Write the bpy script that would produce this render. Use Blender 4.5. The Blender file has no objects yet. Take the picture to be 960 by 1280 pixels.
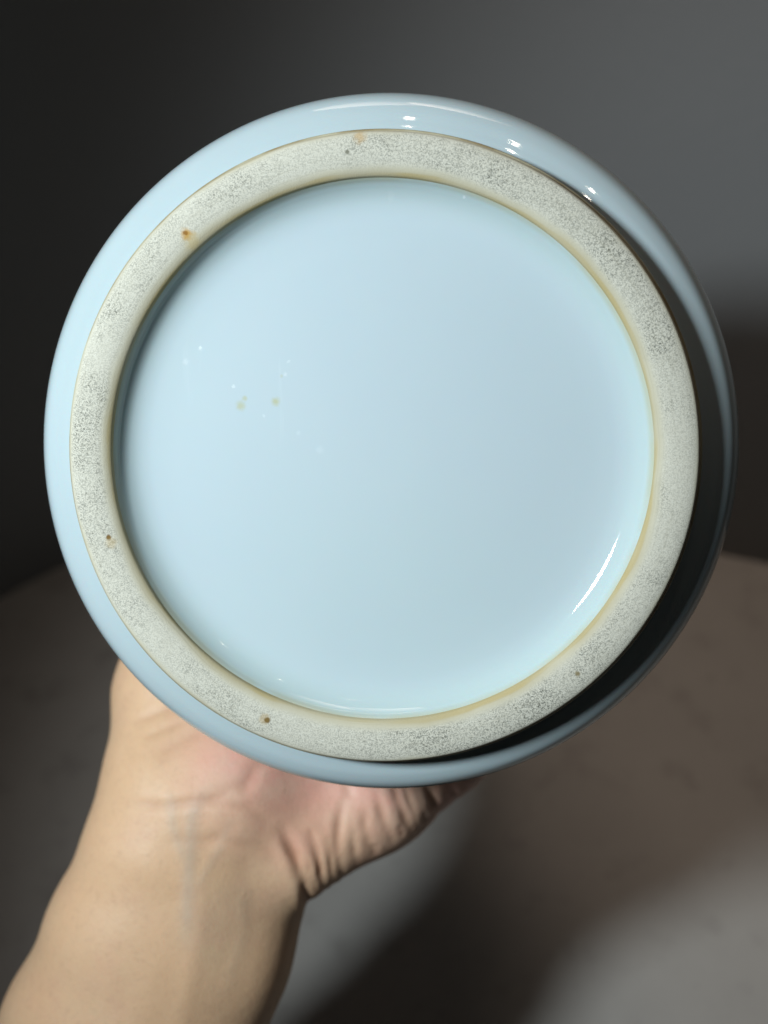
import bpy, bmesh, math, random
import numpy as np
from mathutils import Vector, Matrix

random.seed(4)
np.random.seed(4)
scene = bpy.context.scene
col = scene.collection

# ------------------------------------------------------------------ camera
H, PITCH, FPX, ZF = 0.50, math.radians(40), 1453.0, 0.2625
CAM = np.array([0.0, 0.0, H])
FWD = np.array([0.0, math.cos(PITCH), -math.sin(PITCH)])
DOWN = np.array([0.0, -math.sin(PITCH), -math.cos(PITCH)])
RIGHT = np.array([1.0, 0.0, 0.0])


def c2w(c):
    """camera-frame metres (right, down, forward) -> world"""
    c = np.asarray(c, dtype=float)
    return CAM + c[..., 0:1] * RIGHT + c[..., 1:2] * DOWN + c[..., 2:3] * FWD


def U(px, py, z):
    """a point of the place measured in the photograph at distance z"""
    return np.array([(px - 480) / FPX * z, (py - 640) / FPX * z, z])


def on_floor(px, py):
    d = RIGHT * (px - 480) / FPX + DOWN * (py - 640) / FPX + FWD
    return CAM + d * (-CAM[2] / d[2])


cam = bpy.data.cameras.new('camera')
cam.sensor_fit = 'VERTICAL'
cam.sensor_height = 24.0
cam.lens = FPX / 1280 * 24.0
cam.clip_start, cam.clip_end = 0.01, 50
cam.dof.use_dof = True
cam.dof.focus_distance = 0.266
cam.dof.aperture_fstop = 6.0
cam_o = bpy.data.objects.new('camera', cam)
col.objects.link(cam_o)
cam_o.location = CAM
cam_o.rotation_euler = (math.pi / 2 - PITCH, 0, 0)
scene.camera = cam_o

# ------------------------------------------------------------------ light
world = bpy.data.worlds.new('World')
scene.world = world
world.use_nodes = True
world.node_tree.nodes['Background'].inputs['Color'].default_value = (0.80, 0.90, 1.0, 1)
world.node_tree.nodes['Background'].inputs['Strength'].default_value = 0.006


def lamp(name, kind, pos, target, energy, color, **kw):
    l = bpy.data.lights.new(name, kind)
    l.energy, l.color = energy, color
    for k, v in kw.items():
        setattr(l, k, v)
    o = bpy.data.objects.new(name, l)
    col.objects.link(o)
    p, t = c2w(np.array(pos)), c2w(np.array(target))
    o.location = p
    o.rotation_euler = Vector(t - p).to_track_quat('-Z', 'Y').to_euler()
    return o


# the hand lamp at the left: cool, near, its beam running past the vase to the right
lamp('torch_light', 'SPOT', (-0.325, -0.090, -0.115), (0.13, 0.03, 0.40), 15.2, (0.86, 0.955, 1.0),
     spot_size=math.radians(66), spot_blend=1.0, shadow_soft_size=0.045)
# the room's warm lamp, overhead near the wall and shining straight down (world up is (0, -cos, -sin) of the pitch)
up = np.array([0, -math.cos(PITCH), -math.sin(PITCH)])
ahead = np.array([0, -math.sin(PITCH), math.cos(PITCH)])
C0 = np.array([0.0, 0.0, 0.36])
for lx, e in ((0.12, 4.9), (-0.06, 3.1)):
    lamp('ceiling_light', 'SPOT', C0 + up * 0.62 + ahead * 0.26 + np.array([lx, 0, 0]), C0 - up * .3 + ahead * .16 + np.array([.31, 0, 0]), e,
         (1.0, 0.81, 0.67), spot_size=math.radians(74), spot_blend=1.0, shadow_soft_size=0.12)

# a row of small downlights on the ceiling: little light, but they glint on the glaze
for p_ in ((-0.045, -0.591, -0.358), (0.169, -0.546, -0.375), (0.327, -0.445, -0.389)):
    lamp('downlight', 'POINT', p_, C0, 0.15, (1.0, 0.88, 0.74), shadow_soft_size=0.0075)

scene.view_settings.view_transform = 'Standard'
scene.view_settings.look = 'None'
scene.view_settings.gamma = 1
scene.view_settings.exposure = 0.0


# ------------------------------------------------------------------ node helpers
class NT:
    def __init__(self, name):
        self.m = bpy.data.materials.new(name)
        self.m.use_nodes = True
        self.t = self.m.node_tree
        self.b = self.t.nodes['Principled BSDF']

    def n(self, typ, **kw):
        nd = self.t.nodes.new(typ)
        for k, v in kw.items():
            setattr(nd, k, v)
        return nd

    def put(self, sock, v):
        if isinstance(v, bpy.types.NodeSocket):
            self.t.links.new(v, sock)
        elif isinstance(v, (tuple, list)) and len(v) == 3 and sock.type == 'RGBA':
            sock.default_value = (*v, 1)
        else:
            sock.default_value = v

    def math(self, op, a, b=0.0, c=0.0, clamp=False):
        nd = self.n('ShaderNodeMath', operation=op, use_clamp=clamp)
        for i, v in enumerate((a, b, c)):
            self.put(nd.inputs[i], v)
        return nd.outputs[0]

    def ramp(self, x, lo, hi, smooth=True):
        nd = self.n('ShaderNodeMapRange', interpolation_type='SMOOTHSTEP' if smooth else 'LINEAR')
        self.put(nd.inputs[0], x)
        if lo <= hi:
            vals = (lo, hi, 0.0, 1.0)
        else:
            vals = (hi, lo, 1.0, 0.0)
        for i, v in enumerate(vals):
            nd.inputs[1 + i].default_value = v
        return nd.outputs[0]

    def mix(self, f, a, b):
        nd = self.n('ShaderNodeMix', data_type='RGBA')
        self.put(nd.inputs[0], f)
        self.put(nd.inputs[6], a)
        self.put(nd.inputs[7], b)
        return nd.outputs[2]

    def noise(self, scale, detail=2.0, rough=0.5, vec=None, dist=0.0):
        nd = self.n('ShaderNodeTexNoise')
        nd.inputs['Scale'].default_value = scale
        nd.inputs['Detail'].default_value = detail
        nd.inputs['Roughness'].default_value = rough
        nd.inputs['Distortion'].default_value = dist
        self.put(nd.inputs['Vector'], vec if vec is not None else self.obj())
        return nd.outputs['Fac']

    def obj(self):
        if not hasattr(self, '_o'):
            self._o = self.n('ShaderNodeTexCoord').outputs['Object']
        return self._o

    def xyz(self):
        if not hasattr(self, '_xyz'):
            s = self.n('ShaderNodeSeparateXYZ')
            self.put(s.inputs[0], self.obj())
            self._xyz = s.outputs
        return self._xyz

    def radius(self):
        if not hasattr(self, '_r'):
            x, y, _ = self.xyz()
            self._r = self.math('SQRT', self.math('ADD', self.math('MULTIPLY', x, x), self.math('MULTIPLY', y, y)))
        return self._r

    def spot(self, px, py, r_out, r_in, warp=0.0, wscale=900.0):
        """mask of a small mark of its own shape on the foot, centred where the vase carries it"""
        x, y, _ = self.xyz()
        n_ = np.array([0.076, -0.105, 1.0])
        n_ /= np.linalg.norm(n_)
        ray = np.array([(px - 480) / FPX, (py - 640) / FPX, 1.0])
        f0 = U(472.3, 569.2, ZF)
        d_ = math.hypot(px - 478, py - 556)
        q = ray * ((f0 @ n_) + (0.0077 if d_ < 335 else 0.0)) / (ray @ n_) - f0
        e1 = np.array([1.0, 0, 0]) - n_ * n_[0]
        e1 /= np.linalg.norm(e1)
        cx, cy = float(q @ e1), -float(q @ np.cross(n_, e1))
        dx, dy = self.math('SUBTRACT', x, cx), self.math('SUBTRACT', y, cy)
        d = self.math('SQRT', self.math('ADD', self.math('MULTIPLY', dx, dx), self.math('MULTIPLY', dy, dy)))
        if warp:
            d = self.math('ADD', d, self.math('MULTIPLY', self.math('SUBTRACT', self.noise(wscale, 3), 0.5), warp))
        return self.ramp(d, r_out, r_in)

    def bump(self, height, strength, distance, normal=None):
        nd = self.n('ShaderNodeBump')
        nd.inputs['Strength'].default_value = strength
        nd.inputs['Distance'].default_value = distance
        self.put(nd.inputs['Height'], height)
        if normal is not None:
            self.put(nd.inputs['Normal'], normal)
        return nd.outputs[0]

    def done(self, color, rough, normal=None, **kw):
        self.put(self.b.inputs['Base Color'], color)
        self.put(self.b.inputs['Roughness'], rough)
        if normal is not None:
            self.put(self.b.inputs['Normal'], normal)
        for k, v in kw.items():
            self.put(self.b.inputs[k], v)
        return self.m


# ------------------------------------------------------------------ materials
def mat_glaze(base):
    t = NT('base_glaze' if base else 'body_glaze')
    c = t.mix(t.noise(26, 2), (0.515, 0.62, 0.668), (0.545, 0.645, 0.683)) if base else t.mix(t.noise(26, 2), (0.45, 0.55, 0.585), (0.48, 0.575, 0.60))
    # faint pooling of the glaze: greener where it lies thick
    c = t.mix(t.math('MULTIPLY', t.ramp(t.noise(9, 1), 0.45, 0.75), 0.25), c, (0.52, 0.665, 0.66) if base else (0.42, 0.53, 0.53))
    if base:
        r = t.radius()
        # yellowed edge where the glaze runs out against the bare ring
        edge = t.math('MULTIPLY', t.ramp(r, 0.0604, 0.0617), t.ramp(t.noise(60, 3), 0.25, 0.6))
        c = t.mix(t.math('MULTIPLY', edge, 0.85), c, (0.52, 0.44, 0.22))
        green = t.math('MULTIPLY', t.ramp(r, 0.054, 0.0608), 0.45)
        c = t.mix(green, c, (0.465, 0.60, 0.575))
        for px, py, ro, f, w in ((301, 507, 0.0017, 0.55, 0.0012), (345, 502, 0.0015, 0.65, 0.0010),
                                 (306, 498, 0.0009, 0.5, 0.0006), (352, 470, 0.0006, 0.3, 0.0006)):
            c = t.mix(t.math('MULTIPLY', t.spot(px, py, ro, 0.0001, w), f), c, (0.50, 0.49, 0.22))
        for px, py, ro, f in ((250, 435, 0.0007, 0.6), (292, 483, 0.0005, 0.4), (330, 520, 0.0005, 0.25),
                              (373, 541, 0.0008, 0.15), (400, 562, 0.0014, 0.12), (361, 452, 0.0005, 0.25),
                              (357, 468, 0.0007, 0.35), (232, 452, 0.0011, 0.25), (580, 250, 0.0004, 0.4)):
            c = t.mix(t.math('MULTIPLY', t.spot(px, py, ro, 0.0001, 0.0013, 1400), f), c, (0.86, 0.92, 0.94))
    if base:
        mp = t.n('ShaderNodeMapping')
        mp.inputs['Rotation'].default_value = (0, 0, 1.1)
        mp.inputs['Scale'].default_value = (1.0, 0.10, 1.0)
        t.put(mp.inputs['Vector'], t.obj())
        scuff = t.math('MULTIPLY', t.ramp(t.noise(420, 3, 0.6, mp.outputs[0]), 0.62, 0.74), t.ramp(t.noise(30, 3), 0.5, 0.7))
        c = t.mix(t.math('MULTIPLY', scuff, 0.10), c, (0.80, 0.86, 0.88))
    nrm = t.bump(t.noise(42, 1), 0.10, 0.0008)
    nrm = t.bump(t.noise(700, 2), 0.05, 0.0001, nrm)
    rough = t.math('ADD', 0.045, t.math('MULTIPLY', t.ramp(t.noise(150, 4), 0.55, 0.8), 0.07))
    return t.done(c, rough, nrm, **{'Subsurface Weight': 0.12, 'Subsurface Scale': 0.002, 'IOR': 1.5})


def mat_biscuit():
    t = NT('unglazed_biscuit')
    r = t.radius()
    wob = t.math('ADD', r, t.math('MULTIPLY', t.math('SUBTRACT', t.noise(55, 2), 0.5), 0.0025))
    band = t.math('MULTIPLY', t.ramp(wob, 0.0628, 0.0650), t.ramp(wob, 0.0716, 0.0700))
    c = t.mix(t.noise(90, 3), (0.52, 0.49, 0.375), (0.60, 0.575, 0.455))
    # paler chalky band in the middle of the ring
    c = t.mix(t.math('MULTIPLY', band, 0.65), c, (0.65, 0.64, 0.56))
    # grit: tiny dark grains, thicker in patches of the band
    xx, yy, _z = t.xyz()
    dirt1 = t.ramp(t.math('ADD', t.math('MULTIPLY', xx, 0.55), t.math('MULTIPLY', yy, 0.83)), 0.035, 0.066)
    dirt2 = t.ramp(t.math('ADD', t.math('MULTIPLY', xx, 0.30), t.math('MULTIPLY', yy, -0.95)), 0.045, 0.068)
    patch = t.math('ADD', t.ramp(t.noise(34, 5, 0.72), 0.42, 0.66), t.math('MULTIPLY', t.math('ADD', dirt1, dirt2), 0.38), clamp=True)
    fine = t.ramp(t.noise(3300, 3, 0.65), 0.46, 0.58)
    g = t.math('MULTIPLY', fine, t.math('MULTIPLY', band, t.math('ADD', 0.24, t.math('MULTIPLY', patch, 0.50))))
    c = t.mix(g, c, (0.13, 0.135, 0.115))
    coarse = t.ramp(t.noise(1500, 4, 0.75), 0.555, 0.64)
    g2 = t.math('MULTIPLY', coarse, t.math('MULTIPLY', band, t.math('ADD', 0.12, t.math('MULTIPLY', patch, 0.75))))
    c = t.mix(g2, c, (0.085, 0.09, 0.07))
    rings = t.n('ShaderNodeTexNoise')
    rings.inputs['Scale'].default_value = 1.0
    rings.inputs['Detail'].default_value = 4
    cv = t.n('ShaderNodeCombineXYZ')
    t.put(cv.inputs[0], t.math('MULTIPLY', wob, 2600.0))
    ang = t.math('ARCTAN2', t.xyz()[1], t.xyz()[0])
    t.put(cv.inputs[1], t.math('MULTIPLY', t.math('SINE', ang), 2.0))
    t.put(cv.inputs[2], t.math('MULTIPLY', t.math('COSINE', ang), 2.0))
    t.put(rings.inputs['Vector'], cv.outputs[0])
    c = t.mix(t.math('MULTIPLY', t.ramp(rings.outputs['Fac'], 0.52, 0.70), 0.22), c, (0.30, 0.28, 0.20))
    c = t.mix(t.math('MULTIPLY', t.ramp(t.noise(110, 4, 0.7), 0.5, 0.75), 0.18), c, (0.36, 0.34, 0.25))
    # pale grains
    lite = t.ramp(t.noise(3100, 2), 0.57, 0.66)
    c = t.mix(t.math('MULTIPLY', lite, t.math('MULTIPLY', band, 0.5)), c, (0.70, 0.70, 0.62))
    # ochre staining at both rims of the bare ring
    rim = t.math('MAXIMUM', t.ramp(wob, 0.0641, 0.0619), t.math('MULTIPLY', t.ramp(wob, 0.0709, 0.0719), 0.7))
    c = t.mix(t.math('MULTIPLY', rim, t.math('ADD', 0.34, t.math('MULTIPLY', t.ramp(t.noise(35, 3), 0.35, 0.7), 0.5))),
              c, (0.40, 0.34, 0.19))
    # a crisp ochre line where glaze and bare clay meet
    crisp = t.math('MULTIPLY', t.ramp(wob, 0.0628, 0.0622), t.math('ADD', 0.12, t.math('MULTIPLY', t.ramp(t.noise(45, 4), 0.38, 0.65), 0.5)))
    c = t.mix(crisp, c, (0.44, 0.34, 0.13))
    # kiln marks
    c = t.mix(t.spot(234, 293, 0.0019, 0.0004, 0.0022, 700), c, (0.50, 0.29, 0.07))
    c = t.mix(t.math('MULTIPLY', t.spot(240, 303, 0.0030, 0.0004, 0.003, 500), 0.5), c, (0.52, 0.40, 0.16))
    c = t.mix(t.math('MULTIPLY', t.spot(232, 291, 0.0008, 0.0002, 0.0016, 1500), 0.8), c, (0.25, 0.11, 0.02))
    c = t.mix(t.spot(334, 900, 0.0010, 0.0004, 0.0006), c, (0.035, 0.02, 0.008))
    c = t.mix(t.math('MULTIPLY', t.spot(331, 899, 0.0017, 0.0008, 0.001), 0.45), c, (0.40, 0.26, 0.08))
    c = t.mix(t.spot(136, 672, 0.0008, 0.0003, 0.0008), c, (0.16, 0.085, 0.02))
    c = t.mix(t.math('MULTIPLY', t.spot(139, 678, 0.0020, 0.0004, 0.001), 0.4), c, (0.50, 0.36, 0.14))
    c = t.mix(t.math('MULTIPLY', t.spot(450, 171, 0.0022, 0.0002, 0.002), 0.6), c, (0.50, 0.32, 0.12))
    c = t.mix(t.math('MULTIPLY', t.spot(434, 190, 0.0007, 0.0002, 0.0005), 0.8), c, (0.12, 0.12, 0.08))
    c = t.mix(t.math('MULTIPLY', t.spot(722, 842, 0.0009, 0.0002, 0.0008), 0.8), c, (0.20, 0.15, 0.05))
    h = t.math('SUBTRACT', t.noise(2600, 3, 0.6), t.math('MULTIPLY', g2, 0.6))
    nrm = t.bump(h, 0.35, 0.0002)
    return t.done(c, 0.82, nrm, **{'Specular IOR Level': 0.25})


def mat_glaze_line():
    t = NT('stained_glaze_line')
    c = t.mix(t.ramp(t.noise(70, 4), 0.35, 0.65), (0.30, 0.24, 0.13), (0.50, 0.48, 0.34))
    return t.done(c, 0.6)


def mat_skin():
    t = NT('skin')
    at = t.n('ShaderNodeAttribute', attribute_name='tone')
    s = t.n('ShaderNodeSeparateColor')
    t.put(s.inputs[0], at.outputs['Color'])
    pink, vein, crease = s.outputs
    c = t.mix(t.noise(40, 4, 0.6), (0.73, 0.455, 0.265), (0.80, 0.545, 0.345))
    c = t.mix(t.math('MULTIPLY', t.ramp(t.noise(28, 5, 0.7), 0.48, 0.72), 0.4), c, (0.72, 0.40, 0.28))
    c = t.mix(t.math('MULTIPLY', t.ramp(t.noise(900, 2, 0.7), 0.55, 0.7), 0.16), c, (0.50, 0.27, 0.17))
    c = t.mix(pink, c, t.mix(t.ramp(t.noise(75, 4, 0.65), 0.35, 0.7), (0.76, 0.39, 0.31), (0.75, 0.47, 0.36)))
    c = t.mix(t.math('MULTIPLY', vein, 0.62), c, (0.47, 0.43, 0.37))
    c = t.mix(crease, c, (0.42, 0.19, 0.11))
    c = t.mix(t.math('MULTIPLY', t.ramp(t.noise(420, 3, 0.7), 0.5, 0.75), 0.25), c, (0.50, 0.30, 0.19))
    c = t.mix(t.math('MULTIPLY', t.ramp(t.noise(65, 5, 0.7), 0.52, 0.75), 0.30), c, (0.60, 0.34, 0.23))
    c = t.mix(t.math('MULTIPLY', t.ramp(t.noise(24, 3), 0.5, 0.7), 0.25), c, (0.72, 0.56, 0.36))
    v = t.n('ShaderNodeTexVoronoi', feature='DISTANCE_TO_EDGE')
    v.inputs['Scale'].default_value = 850
    t.put(v.inputs['Vector'], t.obj())
    nrm = t.bump(v.outputs['Distance'], 0.3, 0.0003)
    nrm = t.bump(t.noise(170, 5, 0.65), 0.3, 0.0008, nrm)
    return t.done(c, t.math('ADD', 0.42, t.math('MULTIPLY', t.noise(300, 2), 0.16)), nrm,
                  **{'Subsurface Weight': 0.12, 'Subsurface Radius': (1.0, 0.35, 0.18), 'Subsurface Scale': 0.0035,
                     'Specular IOR Level': 0.35})


def mat_wall():
    t = NT('matt_grey_wall_paint')
    c = t.mix(t.noise(5, 4), (0.20, 0.205, 0.21), (0.225, 0.23, 0.23))
    return t.done(c, 0.75, t.bump(t.noise(160, 4), 0.25, 0.0008))


def mat_floor():
    t = NT('worn_grey_floor')
    c = t.mix(t.noise(14, 5, 0.6), (0.33, 0.312, 0.29), (0.44, 0.42, 0.39))
    c = t.mix(t.math('MULTIPLY', t.ramp(t.noise(33, 4, 0.65), 0.52, 0.75), 0.4), c, (0.19, 0.175, 0.155))
    c = t.mix(t.math('MULTIPLY', t.ramp(t.noise(260, 3), 0.62, 0.75), 0.25), c, (0.17, 0.155, 0.135))
    return t.done(c, 0.72, t.bump(t.noise(220, 4), 0.2, 0.0006))


# ------------------------------------------------------------------ mesh helpers
def link(name, me, mat, parent=None):
    o = bpy.data.objects.new(name, me)
    col.objects.link(o)
    if mat:
        me.materials.append(mat)
    if parent:
        o.parent = parent
    return o


def lathe(name, prof, mat, parent, n=256, wobble=0.0):
    """prof: list of (radius, distance behind the foot plane)"""
    vs, fs, rows = [], [], []
    for r, d in prof:
        if r < 1e-6:
            rows.append([len(vs)])
            vs.append((0, 0, -d))
        else:
            row = []
            for k in range(n):
                a = 2 * math.pi * k / n
                rr = r * (1 + wobble * (0.6 * math.sin(2 * a + 0.7) + 0.4 * math.sin(3 * a + 2.0)))
                row.append(len(vs))
                vs.append((rr * math.cos(a), rr * math.sin(a), -d))
            rows.append(row)
    for A, B in zip(rows, rows[1:]):
        for k in range(n):
            j = (k + 1) % n
            if len(A) == 1:
                fs.append((A[0], B[k], B[j]))
            elif len(B) == 1:
                fs.append((A[k], B[0], A[j]))
            else:
                fs.append((A[k], B[k], B[j], A[j]))
    me = bpy.data.meshes.new(name)
    me.from_pydata(vs, [], fs)
    me.polygons.foreach_set('use_smooth', [True] * len(fs))
    me.update()
    return link(name, me, mat, parent)


def spline(pts, per=10):
    """Catmull-Rom through profile points"""
    P = [np.array(p, float) for p in pts]
    P = [2 * P[0] - P[1]] + P + [2 * P[-1] - P[-2]]
    out = []
    for i in range(1, len(P) - 2):
        a, b, c, d = P[i - 1:i + 3]
        # centripetal parametrisation
        t0 = 0.0
        t1 = t0 + max(np.linalg.norm(b - a), 1e-9) ** 0.5
        t2 = t1 + max(np.linalg.norm(c - b), 1e-9) ** 0.5
        t3 = t2 + max(np.linalg.norm(d - c), 1e-9) ** 0.5
        for k in range(per):
            t = t1 + (t2 - t1) * k / per
            A1 = (t1 - t) / (t1 - t0) * a + (t - t0) / (t1 - t0) * b
            A2 = (t2 - t) / (t2 - t1) * b + (t - t1) / (t2 - t1) * c
            A3 = (t3 - t) / (t3 - t2) * c + (t - t2) / (t3 - t2) * d
            B1 = (t2 - t) / (t2 - t0) * A1 + (t - t0) / (t2 - t0) * A2
            B2 = (t3 - t) / (t3 - t1) * A2 + (t - t1) / (t3 - t1) * A3
            out.append(tuple((t2 - t) / (t2 - t1) * B1 + (t - t1) / (t2 - t1) * B2))
    out.append(tuple(P[-2]))
    return out


# ------------------------------------------------------------------ the setting
def sheet(name, pts, mat, thick):
    """a slab: pts is its visible face, it is thickened away from the room"""
    bm = bmesh.new()
    P = [Vector(p) for p in pts]
    nrm = (P[1] - P[0]).cross(P[2] - P[1]).normalized()
    a = [bm.verts.new(p) for p in P]
    b = [bm.verts.new(p - nrm * thick) for p in P]
    bm.faces.new(a)
    bm.faces.new(b[::-1])
    for i in range(len(P)):
        j = (i + 1) % len(P)
        bm.faces.new((a[j], a[i], b[i], b[j]))
    me = bpy.data.meshes.new(name)
    bm.to_mesh(me)
    bm.free()
    o = link(name, me, mat)
    o['kind'] = 'structure'
    return o


corner = on_floor(198, 550)
rdir = on_floor(960, 705) - corner
ldir = on_floor(0, 720) - corner
rdir, ldir = rdir / np.linalg.norm(rdir), ldir / np.linalg.norm(ldir)
Z1 = np.array([0, 0, 1.0])
LR, LL, HT, FIL = 2.2, 2.2, 2.4, 0.30
wall_m = mat_wall()
sheet('floor', [(-3, -3, 0), (3, -3, 0), (3, 3, 0), (-3, 3, 0)], mat_floor(), 0.1)
# the wall runs round the corner in a soft curve
path = [corner + ldir * LL]
for k in range(33):
    u = k / 32
    path.append((1 - u) ** 2 * (corner + ldir * FIL) + 2 * u * (1 - u) * corner + u * u * (corner + rdir * FIL))
path.append(corner + rdir * LR)
vs = [tuple(p - Z1 * .02) for p in path] + [tuple(p + Z1 * HT) for p in path]
n_ = len(path)
outp = [p + np.array([0, 0.12, 0]) for p in path]
vs += [tuple(p - Z1 * .02) for p in outp] + [tuple(p + Z1 * HT) for p in outp]
fs = []
for k in range(n_ - 1):
    fs += [(k, k + 1, n_ + k + 1, n_ + k), (2 * n_ + k + 1, 2 * n_ + k, 3 * n_ + k, 3 * n_ + k + 1),
           (n_ + k, n_ + k + 1, 3 * n_ + k + 1, 3 * n_ + k)]
wme = bpy.data.meshes.new('wall')
wme.from_pydata(vs, [], fs)
for p in wme.polygons:
    p.use_smooth = abs(p.normal.z) < 0.5
wo = link('wall', wme, wall_m)
wo['kind'] = 'structure'

# ------------------------------------------------------------------ the vase
FOOT = U(472.3, 569.2, ZF)
AX = np.array([0.076, -0.105, 1.0])
AX /= np.linalg.norm(AX)
EX = np.array([1.0, 0, 0]) - AX * AX[0]
EX /= np.linalg.norm(EX)
EY = np.cross(AX, EX)                       # image down, square to the axis
BODY = [(0.0720, 0.0050), (0.0717, 0.0062), (0.0726, 0.0074), (0.0750, 0.0083), (0.0780, 0.0093), (0.0806, 0.0110),
        (0.0827, 0.0143), (0.0844, 0.0210), (0.0853, 0.0320), (0.0857, 0.0500), (0.0856, 0.0800), (0.0846, 0.112), (0.0808, 0.145),
        (0.0720, 0.175), (0.0570, 0.196), (0.0450, 0.209), (0.0400, 0.223), (0.0405, 0.236),
        (0.0445, 0.2445), (0.0455, 0.2475), (0.0440, 0.2490), (0.0400, 0.243), (0.0360, 0.232), (0.0360, 0.222),
        (0.0410, 0.209), (0.0535, 0.1950), (0.0680, 0.174), (0.0770, 0.144), (0.0806, 0.112), (0.0815, 0.080),
        (0.0800, 0.050), (0.0750, 0.032), (0.0650, 0.020), (0.0400, 0.0150), (0.0, 0.0145)]
body_prof = spline(BODY, 8)
outer = np.array([p for p in body_prof[:8 * 16]])


def R_of(d):
    return np.interp(d, outer[:, 1], outer[:, 0])


ez = -(c2w(FOOT + AX) - c2w(FOOT))
ex = c2w(FOOT + EX) - c2w(FOOT)
ey = -(c2w(FOOT + EY) - c2w(FOOT))
fw = c2w(FOOT)
vase = bpy.data.objects.new('porcelain_vase', None)
col.objects.link(vase)
vase.empty_display_size = 0.05
vase.matrix_world = Matrix(((ex[0], ey[0], ez[0], fw[0]), (ex[1], ey[1], ez[1], fw[1]),
                            (ex[2], ey[2], ez[2], fw[2]), (0, 0, 0, 1)))
vase['label'] = 'pale blue-white glazed porcelain vase held up by a hand, its round underside facing out'
vase['category'] = 'vase'
WB = 0.003
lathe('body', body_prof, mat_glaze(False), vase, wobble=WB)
ring = spline([(0.0617, 0.0024), (0.0620, 0.0014), (0.0631, 0.0006), (0.0652, 0.0000), (0.0680, -0.0002),
               (0.0700, 0.0000), (0.0711, 0.0004), (0.0716, 0.0012)], 6)
lathe('foot_ring', ring, mat_biscuit(), vase, wobble=WB)
line = spline([(0.0716, 0.0012), (0.0712, 0.0021), (0.0714, 0.0026), (0.0721, 0.0028), (0.0725, 0.0034), (0.0723, 0.0042), (0.0720, 0.0050)], 4)
lathe('glaze_line', line, mat_glaze_line(), vase, wobble=WB)
base = spline([(0.0617, 0.0024), (0.0614, 0.0029), (0.0609, 0.0038), (0.0597, 0.0052), (0.0578, 0.0065), (0.0552, 0.0073),
               (0.0510, 0.0077), (0.0450, 0.0078), (0.0350, 0.0077), (0.0200, 0.0075), (0.0100, 0.0074), (0.0, 0.0074)], 8)
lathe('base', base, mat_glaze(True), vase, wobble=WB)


# ------------------------------------------------------------------ the person: one skin grown from a distance field
def seg(p, a, b, ra, rb):
    """tapered capsule"""
    a, b = np.asarray(a, np.float32), np.asarray(b, np.float32)
    ab = b - a
    t = np.clip(((p - a) @ ab) / (ab @ ab), 0, 1)
    return np.linalg.norm(p - a - t[..., None] * ab, axis=-1) - (ra + (rb - ra) * t)


def smin(a, b, k):
    h = np.clip(0.5 + 0.5 * (b - a) / k, 0, 1)
    return b + (a - b) * h - k * h * (1 - h)


def V(theta, d, h):
    """a point h outside the vase, at clock angle theta (90 = underside), d behind the foot"""
    t = math.radians(theta)
    r = float(R_of(d)) + h
    return FOOT + AX * d + (EX * math.cos(t) + EY * math.sin(t)) * r


def W(px, py, z, rpx):
    return (U(px, py, z), rpx * z / FPX)


def vase_sdf(p):
    q = p - FOOT
    d = q @ AX
    r = np.linalg.norm(q - d[..., None] * AX, axis=-1)
    return np.where(d < 0.008, 1.0, r - R_of(d))


ARM = [  # pairs of (point, radius): radial side, ulnar side, centre of the forearm
    (W(192, 1067, .352, 86), W(152, 1163, .352, 85)), (W(152, 1163, .352, 85), W(104, 1275, .354, 90)),
    (W(104, 1275, .354, 90), W(-60, 1660, .37, 118)),
    (W(300, 1112, .356, 84), W(268, 1192, .354, 87)), (W(268, 1192, .354, 87), W(228, 1290, .354, 90)),
    (W(228, 1290, .354, 90), W(60, 1690, .37, 120)),
    (W(246, 1088, .350, 86), W(165, 1285, .348, 92)),
]
PALM = [
    (W(194, 1062, .352, 84), W(214, 975, .357, 76)), (W(214, 975, .357, 76), W(226, 862, .370, 75)),
    (W(226, 862, .370, 75), (V(138, .100, .010), .015)),
    (W(364, 1066, .351, 61), W(470, 994, .358, 61)), (W(470, 994, .358, 61), W(560, 940, .370, 54)),
    (W(290, 1020, .348, 72), W(395, 960, .362, 66)), (W(300, 960, .352, 72), W(400, 915, .374, 62)),
    (W(235, 1010, .352, 80), W(300, 900, .370, 84)),
]
FING = []
for th, d0, L, r0, dr in ((122, .118, 1.0, .0095, -2), (107, .122, 1.06, .0098, 0), (92, .120, 1.0, .0094, 2), (84, .118, .82, .0076, 1)):
    ls = [.040 * L, .026 * L, .021 * L]
    pts, d = [V(th, d0, r0 + .001)], d0
    for i, l in enumerate(ls):
        d += l * (0.98, 0.93, 0.85)[i]
        pts.append(V(th + dr * (i + 1), d, (r0 * (0.95, 0.88, 0.80)[i])))
    rs = [r0 * 1.08, r0 * 0.98, r0 * 0.90, r0 * 0.78]
    knuckle = (W(330, 985, .357, 50)[0] + V(th, d0 - .03, .012)) / 2
    FING.append([(V(th, d0 - .030, .0095), .0105, pts[0], rs[0])] + [(pts[i], rs[i], pts[i + 1], rs[i + 1]) for i in range(3)])
tp = [W(226, 862, .370, 60)[0], V(141, .118, .011), V(141, .146, .0098), V(139, .168, .0085)]
THUMB = [(tp[0], .015, tp[1], .0125), (tp[1], .0122, tp[2], .0105), (tp[2], .0105, tp[3], .0085)]


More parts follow.
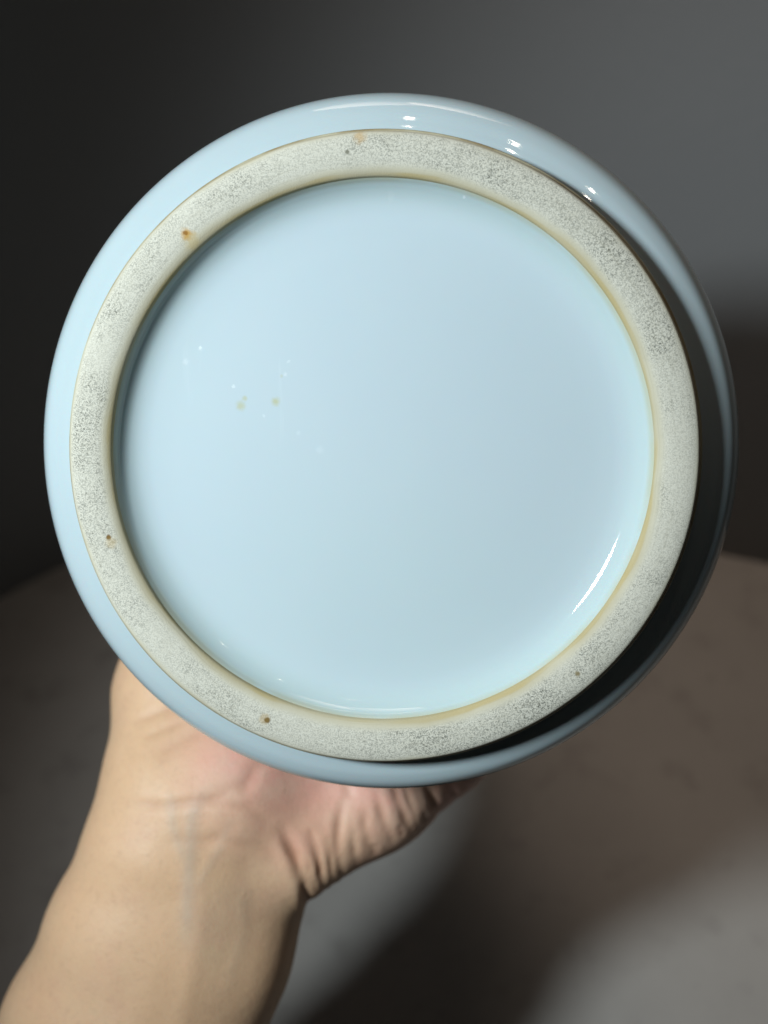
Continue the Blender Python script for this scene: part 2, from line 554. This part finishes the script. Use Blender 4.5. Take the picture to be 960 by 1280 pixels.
def hand_sdf(p):
    a = None
    for (A, ra), (B, rb) in ARM:
        s = seg(p, A, B, ra, rb)
        a = s if a is None else smin(a, s, .010)
    m = None
    for (A, ra), (B, rb) in PALM:
        s = seg(p, A, B, ra, rb)
        m = s if m is None else smin(m, s, .010)
    a = smin(a, m, .0065)
    for ch in FING + [THUMB]:
        f = None
        for A, ra, B, rb in ch:
            s = seg(p, A, B, ra, rb)
            f = s if f is None else smin(f, s, .003)
        a = smin(a, f, .0045)
    # flesh flattens where it bears on the porcelain
    return -smin(-a, vase_sdf(p) - .0003, .0012)


def surface_nets(f, lo, hi, h):
    n = np.ceil((hi - lo) / h).astype(int) + 1
    vol = np.full(n, 1.0, np.float32)
    B = 24
    for i in range(0, n[0], B):
        for j in range(0, n[1], B):
            for k in range(0, n[2], B):
                e = np.minimum((i + B, j + B, k + B), n)
                c = lo + h * (np.array((i, j, k)) + e) / 2
                if abs(f(c[None].astype(np.float32))[0]) > h * B * 0.9 + .012:
                    continue
                g = np.stack(np.meshgrid(*[np.arange(s, t) for s, t in zip((i, j, k), e)], indexing='ij'), -1)
                vol[i:e[0], j:e[1], k:e[2]] = f((lo + g * h).astype(np.float32))
    ins = vol < 0
    # fill the skipped inside
    cells = np.zeros(n - 1, np.int8)
    for dx in (0, 1):
        for dy in (0, 1):
            for dz in (0, 1):
                cells += ins[dx:n[0] - 1 + dx, dy:n[1] - 1 + dy, dz:n[2] - 1 + dz]
    act = (cells > 0) & (cells < 8)
    idx = np.full(act.shape, -1, np.int64)
    cc = np.argwhere(act)
    idx[act] = np.arange(len(cc))
    P, cnt = np.zeros((len(cc), 3)), np.zeros(len(cc))
    corners = [(a, b, c) for a in (0, 1) for b in (0, 1) for c in (0, 1)]
    for a in corners:
        for ax in range(3):
            if a[ax] == 0:
                b = list(a)
                b[ax] = 1
                va = vol[tuple((cc + a).T)]
                vb = vol[tuple((cc + b).T)]
                x = (va < 0) != (vb < 0)
                t = va / np.where(x, va - vb, 1)
                q = np.array(a)[None] + 0.0 * cc
                q[:, ax] = t
                P[x] += q[x]
                cnt[x] += 1
    verts = lo + h * (cc + P / cnt[:, None])
    faces = []
    for ax in range(3):
        u, v = (ax + 1) % 3, (ax + 2) % 3
        sl0 = [slice(1, -1)] * 3
        sl1 = [slice(1, -1)] * 3
        sl0[ax], sl1[ax] = slice(0, n[ax] - 1), slice(1, n[ax])
        A, Bv = ins[tuple(sl0)], ins[tuple(sl1)]
        e = np.argwhere(A != Bv)
        off = np.ones(3, int)
        off[ax] = 0
        e0 = e + off
        flip = A[tuple(e.T)]
        q = []
        for du, dv in ((-1, -1), (0, -1), (0, 0), (-1, 0)):
            w = e0.copy()
            w[:, u] += du
            w[:, v] += dv
            q.append(idx[tuple(w.T)])
        q = np.stack(q, 1)
        q[~flip] = q[~flip][:, ::-1]
        faces.append(q)
    F = np.concatenate(faces)
    F = F[(F >= 0).all(1)]
    return verts, F


def grad(f, p, e=2e-4):
    g = np.stack([f(p + np.eye(3)[i] * e) - f(p - np.eye(3)[i] * e) for i in range(3)], -1)
    return g / np.maximum(np.linalg.norm(g, axis=-1, keepdims=True), 1e-9)


hv, hf = surface_nets(hand_sdf, np.array([-.19, -.02, .27]), np.array([.12, .315, .50]), .0009)
for _ in range(2):
    hv = hv - hand_sdf(hv)[:, None] * grad(hand_sdf, hv) * 0.9

# skin relief: creases of the bent wrist, the tendon, the veins
nr = grad(hand_sdf, hv)
px = 480 + FPX * hv[:, 0] / hv[:, 2]
py = 640 + FPX * hv[:, 1] / hv[:, 2]
front = np.clip((-nr[:, 2] + 0.15) / 0.35, 0, 1)     # palm side only


def near(line):
    best = np.full(len(px), 1e9)
    along = np.zeros(len(px))
    tot = sum(math.dist(a, b) for a, b in zip(line, line[1:]))
    acc = 0
    for (ax_, ay_), (bx, by) in zip(line, line[1:]):
        L = math.dist((ax_, ay_), (bx, by))
        t = np.clip(((px - ax_) * (bx - ax_) + (py - ay_) * (by - ay_)) / L ** 2, 0, 1)
        d = np.hypot(px - ax_ - t * (bx - ax_), py - ay_ - t * (by - ay_))
        c = d < best
        best[c] = d[c]
        along[c] = (acc + t[c] * L) / tot
        acc += L
    return best, along


disp = np.zeros(len(px))
tone = np.zeros((len(px), 4))
tone[:, 3] = 1
CREASE = [  # line on the skin, width px, depth mm
    ([(387, 1136), (381, 1104), (370, 1072), (354, 1040)], 7, 2.2), ([(396, 1118), (388, 1090), (383, 1070)], 4, .7),
    ([(404, 1112), (400, 1082), (389, 1042)], 5, 1.2), ([(416, 1106), (413, 1078), (410, 1052)], 4, .8),
    ([(427, 1092), (421, 1066), (424, 1022), (430, 1000)], 5, .95), ([(446, 1078), (441, 1052), (443, 1038)], 4, .6),
    ([(463, 1062), (456, 1034), (455, 1012)], 5, .75), ([(470, 1070), (467, 1054)], 4, .5),
    ([(490, 1050), (480, 1026), (468, 985)], 5, .8), ([(514, 1038), (500, 1005), (489, 970)], 6, 1.2),
    ([(524, 1036), (512, 1000), (500, 968)], 4, .75), ([(549, 1020), (541, 996), (529, 966)], 6, 1.3),
    ([(560, 1006), (555, 990)], 4, .6), ([(570, 1000), (563, 982), (556, 968)], 5, .9), ([(583, 988), (577, 975)], 5, .7),
    ([(438, 1000), (432, 975)], 6, .4), ([(505, 1046), (498, 1030)], 4, .45), ([(534, 1030), (528, 1016)], 4, .5),
    ([(352, 1040), (310, 1010), (262, 1000), (200, 1008), (140, 1000)], 7, .45),
    ([(300, 1020), (270, 1050), (238, 1062)], 9, .3), ([(372, 1092), (330, 1062), (270, 1048), (190, 1052)], 7, .25),
    ([(165, 905), (200, 890), (235, 880)], 6, .45), ([(178, 925), (205, 912), (238, 900)], 5, .35),
    ([(190, 950), (230, 925), (262, 912)], 8, .3), ([(300, 1000), (318, 960), (352, 935)], 9, .4), ([(250, 1010), (290, 985), (330, 975)], 8, .3),
]
for ln, w, dep in CREASE:
    d, s = near(ln)
    fade = np.clip(np.minimum(s + .22, 1.15 - s) / .5, 0, 1) * (.75 + .25 * np.sin(s * 9 + w * dep * 7)) if dep > .55 else np.clip(np.minimum(s, 1 - s) / .25, 0, 1)
    g = np.exp(-(d / w) ** 2) * fade * front
    shoulder = np.exp(-((d - 1.9 * w) / w) ** 2) * fade * front
    disp += -g * dep * .9e-3 + shoulder * dep * 0.15e-3
    tone[:, 2] = np.maximum(tone[:, 2], np.exp(-(d / (w * .8)) ** 2) * fade * front * min(1, dep / 1.5) * .8)
for ln, w, up_ in [([(338, 1260), (352, 1150), (345, 1090), (330, 1050)], 30, 0.5),
                   ([(262, 1300), (285, 1180), (286, 1090)], 30, 0.5), ([(222, 1300), (246, 1180), (252, 1080)], 16, 0.5)]:
    d, s = near(ln)
    disp += np.exp(-(d / w) ** 2) * np.clip((1 - s) / .3, 0, 1) * front * up_ * 1e-3
d, s = near([(262, 1320), (288, 1200), (318, 1100)])
disp -= np.exp(-(d / 26) ** 2) * np.clip(np.minimum(s, 1 - s) / .35, 0, 1) * front * .6e-3
for ln, w, a in [([(232, 1190), (236, 1090), (240, 1020), (262, 975)], 9, .6), ([(236, 1090), (215, 1030), (212, 985)], 7, .45),
                 ([(280, 1250), (306, 1160), (300, 1100)], 8, .14), ([(238, 1120), (275, 1060), (290, 1020)], 6, .3)]:
    d, s = near(ln)
    g = np.exp(-(d / w) ** 2) * np.clip(np.minimum(s, 1 - s) / .2, 0, 1) * front
    tone[:, 1] = np.maximum(tone[:, 1], g * a)
    disp += g * .14e-3
# redder palm, paler wrist
pk = np.clip((1090 - py + (px - 300) * .15) / 130, 0, 1) * np.clip((px - 200) / 90, 0, 1)
pk = np.maximum(pk, .6 * np.exp(-(((px - 372) / 55) ** 2 + ((py - 1050) / 45) ** 2)))
tone[:, 0] = np.clip(pk, 0, 1)
hv = hv + nr * disp[:, None]

me = bpy.data.meshes.new('person')
wv = c2w(hv)
org = c2w(U(246, 1088, .35))
me.from_pydata((wv - org).tolist(), [], hf.tolist())
me.polygons.foreach_set('use_smooth', [True] * len(hf))
ca = me.color_attributes.new('tone', 'FLOAT_COLOR', 'POINT')
ca.data.foreach_set('color', tone.astype(np.float32).ravel())
me.update()
person = link('person', me, mat_skin())
person.location = org
person['label'] = 'bare forearm and open hand holding the porcelain vase from below, palm up'
person['category'] = 'person'
